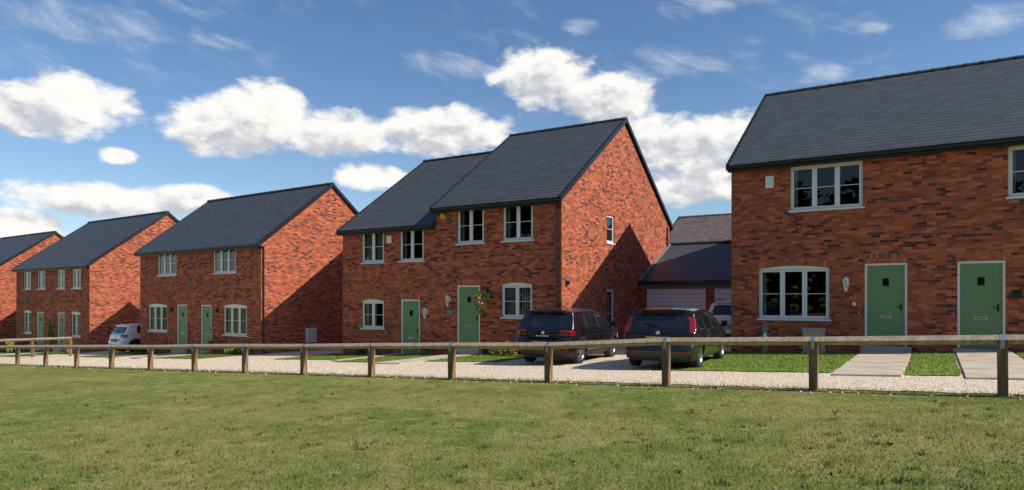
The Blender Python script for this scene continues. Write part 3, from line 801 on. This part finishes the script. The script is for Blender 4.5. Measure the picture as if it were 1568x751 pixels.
            for a in range(5):
                for dlt in (-.14,.14):
                    t0=2*math.pi*a/5+.3+dlt; c_,s_=math.cos(t0),math.sin(t0); w=.028
                    p=[(cx+.04*c_-w*s_,rr+.04*s_+w*c_),(cx+rr*.57*c_-w*s_,rr+rr*.57*s_+w*c_),(cx+rr*.57*c_+w*s_,rr+rr*.57*s_-w*c_),(cx+.04*c_+w*s_,rr+.04*s_-w*c_)]
                    wb.face([(q[0],yo-s*.022,q[1]) for q in p],'alloy')
            wb.tube((cx,yo-s*.08,rr),(cx,yo-s*.018,rr),.06,'alloy',12)
    wb.build('wheels',E,matdict=wmd)
    return E
def heading(deg): return math.radians(90-deg)
car('parked_car',(.80,18.55),heading(29),'black','suv')
car('parked_car',(3.40,15.95),heading(28),'black','hatch')
car('parked_car',(7.80,24.4),heading(31.9),'white','mpv')
car('parked_car',(-22.3,37.9),heading(36),'white','mpv')
# ---------------------------------------------------------------- plants & small things
def leafmat(name,c1,c2):
    m,nt,out=newmat(name); t=NT(nt); oi=t.n('ShaderNodeNewGeometry').outputs['Random Per Island']
    col=t.mix(oi,c1,c2); s1=t.bsdf(col,.6,None,spec=.3); tr=t.n('ShaderNodeBsdfTranslucent'); t.put(tr.inputs[0],col)
    mx=t.n('ShaderNodeMixShader'); mx.inputs[0].default_value=.3; nt.links.new(s1,mx.inputs[1]); nt.links.new(tr.outputs[0],mx.inputs[2]); nt.links.new(mx.outputs[0],out.inputs[0]); return m
MB['leaf']=leafmat('leaf_green',(.04,.09,.016),(.13,.22,.04)); MB['leafy']=leafmat('leaf_yellow',(.28,.36,.03),(.52,.58,.08)); MB['fl_pink']=leafmat('petal_pink',(.6,.10,.22),(.8,.35,.48)); MB['fl_red']=leafmat('petal_orange',(.6,.08,.03),(.7,.3,.05))
MB['belt']=leafmat('distant_tree_leaves',(.012,.026,.008),(.035,.055,.016)); MB['bark']=simple('bark',(.09,.065,.045),.9,nz=.3)
MB['beige']=simple('beige_lid',(.42,.33,.26),.6); MB['terracotta']=simple('terracotta_pot',(.38,.15,.08),.8)
def leaves(b,c,rad,n,size,keys):
    for _ in range(n):
        d=Vector((random.gauss(0,1),random.gauss(0,1),random.gauss(0,1))).normalized()*random.random()**.45
        p=Vector(c)+Vector((d.x*rad[0],d.y*rad[1],d.z*rad[2])); a=Vector((random.gauss(0,1),random.gauss(0,1),random.gauss(0,1))).normalized(); q=a.orthogonal().normalized(); s=size*random.uniform(.6,1.4)
        b.face([p-a*s,p+q*s*.5,p+a*s,p-q*s*.5],random.choice(keys))
bp=Vector(c3-r1*3.02)-n1*.36; bz=EYE-.10
HB=empty('hanging_flower_basket',(bp.x,bp.y,bz),A1); b=Bld()
b.box(-.015,.015,-.02,.355,.42,.44,'black'); b.box(-.015,.015,.335,.355,.1,.44,'black')
for t_ in range(3):
    a=t_*2.1; b.tube((0,0,.42),(.16*math.cos(a),.16*math.sin(a),.06),.005,'black',4)
b.tube((0,0,-.12),(0,0,.05),.08,'terracotta',12,.18)
leaves(b,(0,0,.10),(.28,.26,.22),560,.045,['leaf','leafy','leafy','fl_pink','leafy']); leaves(b,(-.06,-.10,-.16),(.20,.16,.26),400,.04,['leaf','leafy','leafy','fl_pink']); leaves(b,(.08,-.1,-.18),(.16,.14,.2),160,.04,['leafy','fl_pink']); leaves(b,(.0,-.05,-.42),(.10,.1,.18),130,.04,['leaf','leafy'])
b.build('basket_and_flowers',HB)
def shrub(name,x,y,rad,n,keys,size=.05,pot=False):
    E=empty(name,(x,y,G(x,y)+.03)); b=Bld(); z0=0
    if pot: b.tube((0,0,0),(0,0,.26),.11,'terracotta',12,.16); z0=.24
    for i in range(5):
        a=i*1.3; b.tube((0,0,z0),(rad[0]*.5*math.cos(a),rad[1]*.5*math.sin(a),z0+rad[2]*1.4),.012,'bark',5,.004)
    for i in range(6):
        a=random.random()*6; leaves(b,(rad[0]*.5*math.cos(a),rad[1]*.5*math.sin(a),z0+rad[2]*random.uniform(.5,1.3)),(rad[0]*.55,rad[1]*.55,rad[2]*.6),n//6,size,keys)
    b.build('stems_and_leaves',E)
def pos(c,rr,nn,u,dd): p=c+rr*u-nn*dd; return p.x,p.y
shrub('flowering_shrub',*pos(h3,r1,n1,8.9,.9),(.35,.3,.28),420,['leaf','leaf','fl_red'])
shrub('flowering_shrub',*pos(h3,r1,n1,9.7,1.),(.4,.3,.25),420,['leaf','leaf','fl_red','leafy'])
shrub('garden_shrub',*pos(h3,r1,n1,8.1,.6),(.25,.2,.2),260,['leaf'])
shrub('golden_conifer',*pos(h1,r2,n2,5.5,2.2),(.28,.28,.55),500,['leafy','leafy','leaf'])
shrub('climbing_plant',*pos(h1,r2,n2,6.35,.25),(.22,.16,1.3),420,['leaf','leaf','leafy'],.07)
for u_,k_ in ((1.,'fl_pink'),(2.2,'fl_red'),(9.6,'fl_red'),(3.1,'leaf')):
    shrub('potted_plant',*pos(h1,r2,n2,u_,.6),(.22,.2,.3),240,['leaf','leaf',k_],.05,True)
shrub('potted_plant',*pos(h2,r2,n2,7.6,.5),(.2,.2,.22),240,['leaf','leaf','fl_red'],.05,True); shrub('garden_shrub',*pos(h2,r2,n2,9.6,.5),(.5,.25,.2),300,['leaf','leafy']); shrub('garden_shrub',*pos(h2,r2,n2,1.5,.6),(.5,.25,.25),300,['leaf'])
shrub('garden_shrub',*pos(h3,r1,n1,1.6,.5),(.3,.25,.2),240,['leaf'])
x_,y_=pos(h4,r1,n1,2.5,.75)
PB=empty('storage_bin',(x_,y_,G(x_,y_)+.03),A1); b=Bld()
b.box(-.27,.27,-.18,.18,0,.62,'beige')
g=[(.20*math.cos(t_),.10*math.sin(t_)) for t_ in [math.pi*i/8 for i in range(9)]]
b.prism((-.29,0,.623),(.29,0,.623),g,'beige'); b.box(-.2,-.17,-.19,-.181,.1,.45,'lead'); b.box(.17,.2,-.19,-.181,.1,.45,'lead')
b.build('bin',PB)
x_,y_=pos(h4,r1,n1,1.2,.9)
UP=empty('marker_post',(x_,y_,G(x_,y_)),A1); b=Bld(); b.box(-.06,.06,-.04,.04,0,.82,'lead'); b.prism((-.06,0,.82),(.06,0,.82),[(-.05,0),(.05,0),(0,.06)],'lead'); b.box(-.045,.045,-.046,-.041,.45,.62,'white'); b.build('post',UP)
MB['deadleaf']=leafmat('dead_leaf',(.05,.03,.015),(.22,.09,.03)); b=Bld()
for i in range(60):
    y_=random.uniform(5.6,15); x_=random.uniform(-.75,.6)*y_
    if (Vector((x_,y_))-F0).dot(fn)>-.1: continue
    leaves(b,(x_,y_,G(x_,y_)+.03),(.02,.02,.01),random.choice([1,1,2,4]),.025,['deadleaf'])
b.build('fallen_leaves')
b=Bld()
for i in range(52):
    t_=i/51; ang=math.radians(165+140*t_); R_=random.uniform(50,62); cx=R_*math.cos(ang); cy=R_*math.sin(ang); g=G(cx,cy); H=random.uniform(14,20)
    b.tube((cx,cy,g),(cx,cy,g+H*.7),.35,'bark',6,.12)
    for q in range(8):
        c_=(cx+random.uniform(-2.5,2.5),cy+random.uniform(-2.5,2.5),g+H*random.uniform(.12,.88)); leaves(b,c_,(3.2,3.2,2.8),80,.75,['belt'])
b.build('distant_tree_row')
# ---------------------------------------------------------------- sun, sky
az_l=math.radians(157); el=math.radians(42)
Ld=Vector((math.cos(az_l)*math.cos(el),math.sin(az_l)*math.cos(el),-math.sin(el)))
sun=bpy.data.lights.new('sun','SUN'); sun.energy=5.0; sun.angle=math.radians(.5); sun.color=(1,.95,.86)
so=bpy.data.objects.new('sun',sun); COL.objects.link(so); so.rotation_euler=Ld.to_track_quat('-Z','Y').to_euler()
w=bpy.data.worlds.new('World'); sc.world=w; w.use_nodes=True; nt=w.node_tree; nt.nodes.clear(); t=NT(nt)
sky=t.n('ShaderNodeTexSky',sky_type='NISHITA'); sky.sun_disc=False; sky.sun_elevation=el
sd=-Ld; sky.sun_rotation=math.atan2(sd.x,sd.y); sky.air_density=1.0; sky.dust_density=.4; sky.ozone_density=2.2; sky.altitude=100
gen=t.n('ShaderNodeTexCoord').outputs['Generated']; s=t.sep(gen)
AZ=t.m('MULTIPLY',t.m('ARCTAN2',s[0],s[1]),57.2958); EL=t.m('MULTIPLY',t.m('ARCSINE',s[2]),57.2958)
PV=t.comb(AZ,EL)
blobs=[(-35.2,12.7,4.4,1.8),(-32.4,13.6,3.4,1.9),(-22.3,13.0,4.8,2.1),(-20.0,14.6,3.6,2.1),(-14.4,13.2,4.6,1.7),(-6.0,13.7,5.6,1.9),(2.6,18.0,4.2,2.2),(7.8,16.2,4.4,1.9),
 (-11.9,9.9,2.9,1.1),(-32.0,7.0,4.6,1.2),(-26.0,7.3,4.9,1.1),(12.6,12.6,5.4,2.0),(17.9,12.2,4.6,2.2),(14.6,9.0,4.6,1.5),(-30.2,10.2,1.2,.6),(-36,4.8,2.8,1.2)]
wisps=[(28.2,19.3,1.3,.7),(24.6,16.6,2.3,.8),(17.6,22.8,6.,1.0),(5.8,21.7,1.6,.6),(35.,18.4,2.8,.9),(-5.4,18.8,4.,1.2),(-23.2,19.1,2.4,.6),(-31.,19.,5.,1.6),(13.,18.6,5.2,1.2)]
def field(P,lst,g=1.08,sm=.25):
    f=None
    for a,e,w_,h_ in lst:
        w_*=g; h_*=g
        nd=t.n('ShaderNodeVectorMath',operation='MULTIPLY_ADD'); t.put(nd.inputs[0],P); nd.inputs[1].default_value=(1/w_,1/h_,0); nd.inputs[2].default_value=(-a/w_,-e/h_,0)
        ln=t.n('ShaderNodeVectorMath',operation='LENGTH'); t.put(ln.inputs[0],nd.outputs[0]); q=ln.outputs['Value']
        f=q if f is None else t.m('SMOOTH_MIN',f,q,sm)
    return t.m('MAXIMUM',t.m('SUBTRACT',1.,t.m('MULTIPLY',f,f)),-2.)
nz=t.noise(t.comb(t.m('MULTIPLY',AZ,.34),t.m('MULTIPLY',EL,.52)),1.0,7,.6,.2)
nz2=t.noise(t.comb(t.m('MULTIPLY_ADD',AZ,.34,.22),t.m('MULTIPLY_ADD',EL,.52,.42)),1.,3,.6,.2)
up=t.n('ShaderNodeVectorMath',operation='ADD'); t.put(up.inputs[0],PV); up.inputs[1].default_value=(.5,1.3,0)
f1=field(PV,blobs); f2=field(up.outputs[0],[q for q in blobs if q[2]>4.])
shape=t.m('ADD',f1,t.m('MULTIPLY',t.m('SUBTRACT',nz,.46),2.5))
dens=t.ss(shape,-.12,.65)
lit=t.m('ADD',t.m('MULTIPLY',t.m('SUBTRACT',nz,nz2),2.4),t.m('SUBTRACT',.98,t.m('MULTIPLY',t.m('MAXIMUM',f2,0.),.80)))
litc=t.ss(lit,0.,1.)
ccol=t.mix(litc,(5.1,5.3,5.8),(9.0,8.9,8.6))
wv=t.comb(t.m('MULTIPLY',t.m('ADD',AZ,t.m('MULTIPLY',EL,.8)),.22),t.m('MULTIPLY',t.m('ADD',EL,t.m('MULTIPLY',AZ,.08)),.46))
wz=t.noise(wv,1.3,7,.62,.35)
wshape=t.m('ADD',field(PV,wisps,1.1,.4),t.m('MULTIPLY',t.m('SUBTRACT',wz,.53),4.6))
gate=t.noise(PV,.085,2,.5)
wd=t.m('MAXIMUM',t.ss(wshape,-.3,2.6,0,.72),t.m('MULTIPLY',t.m('MULTIPLY',t.ss(wz,.45,.85,0,.28),t.ss(gate,.40,.62)),t.ss(EL,8.,17.)))
tint=t.n('ShaderNodeMix',data_type='RGBA',blend_type='MULTIPLY'); tint.inputs[0].default_value=1.; nt.links.new(sky.outputs[0],tint.inputs[6])
tc_=t.mix(t.ss(EL,4.,24.),(1.0,1.08,1.16),(.82,1.0,1.16)); nt.links.new(tc_,tint.inputs[7])
c=t.mix(wd,tint.outputs[2],(8.0,8.2,8.4)); c=t.mix(dens,c,ccol)
bg=t.n('ShaderNodeBackground'); bg.inputs[1].default_value=.11; nt.links.new(c,bg.inputs[0])
wo=t.n('ShaderNodeOutputWorld'); nt.links.new(bg.outputs[0],wo.inputs[0])
# ---------------------------------------------------------------- camera
cam=bpy.data.cameras.new('camera'); co=bpy.data.objects.new('camera',cam); COL.objects.link(co); sc.camera=co
co.location=(0,0,EYE); co.rotation_euler=(math.radians(90),0,0); cam.sensor_width=36; cam.lens=36*1037/1568; cam.shift_y=79.5/1568; cam.clip_end=3000; cam.clip_start=.1
sc.view_settings.view_transform='Standard'; sc.view_settings.look='None'; sc.view_settings.exposure=0
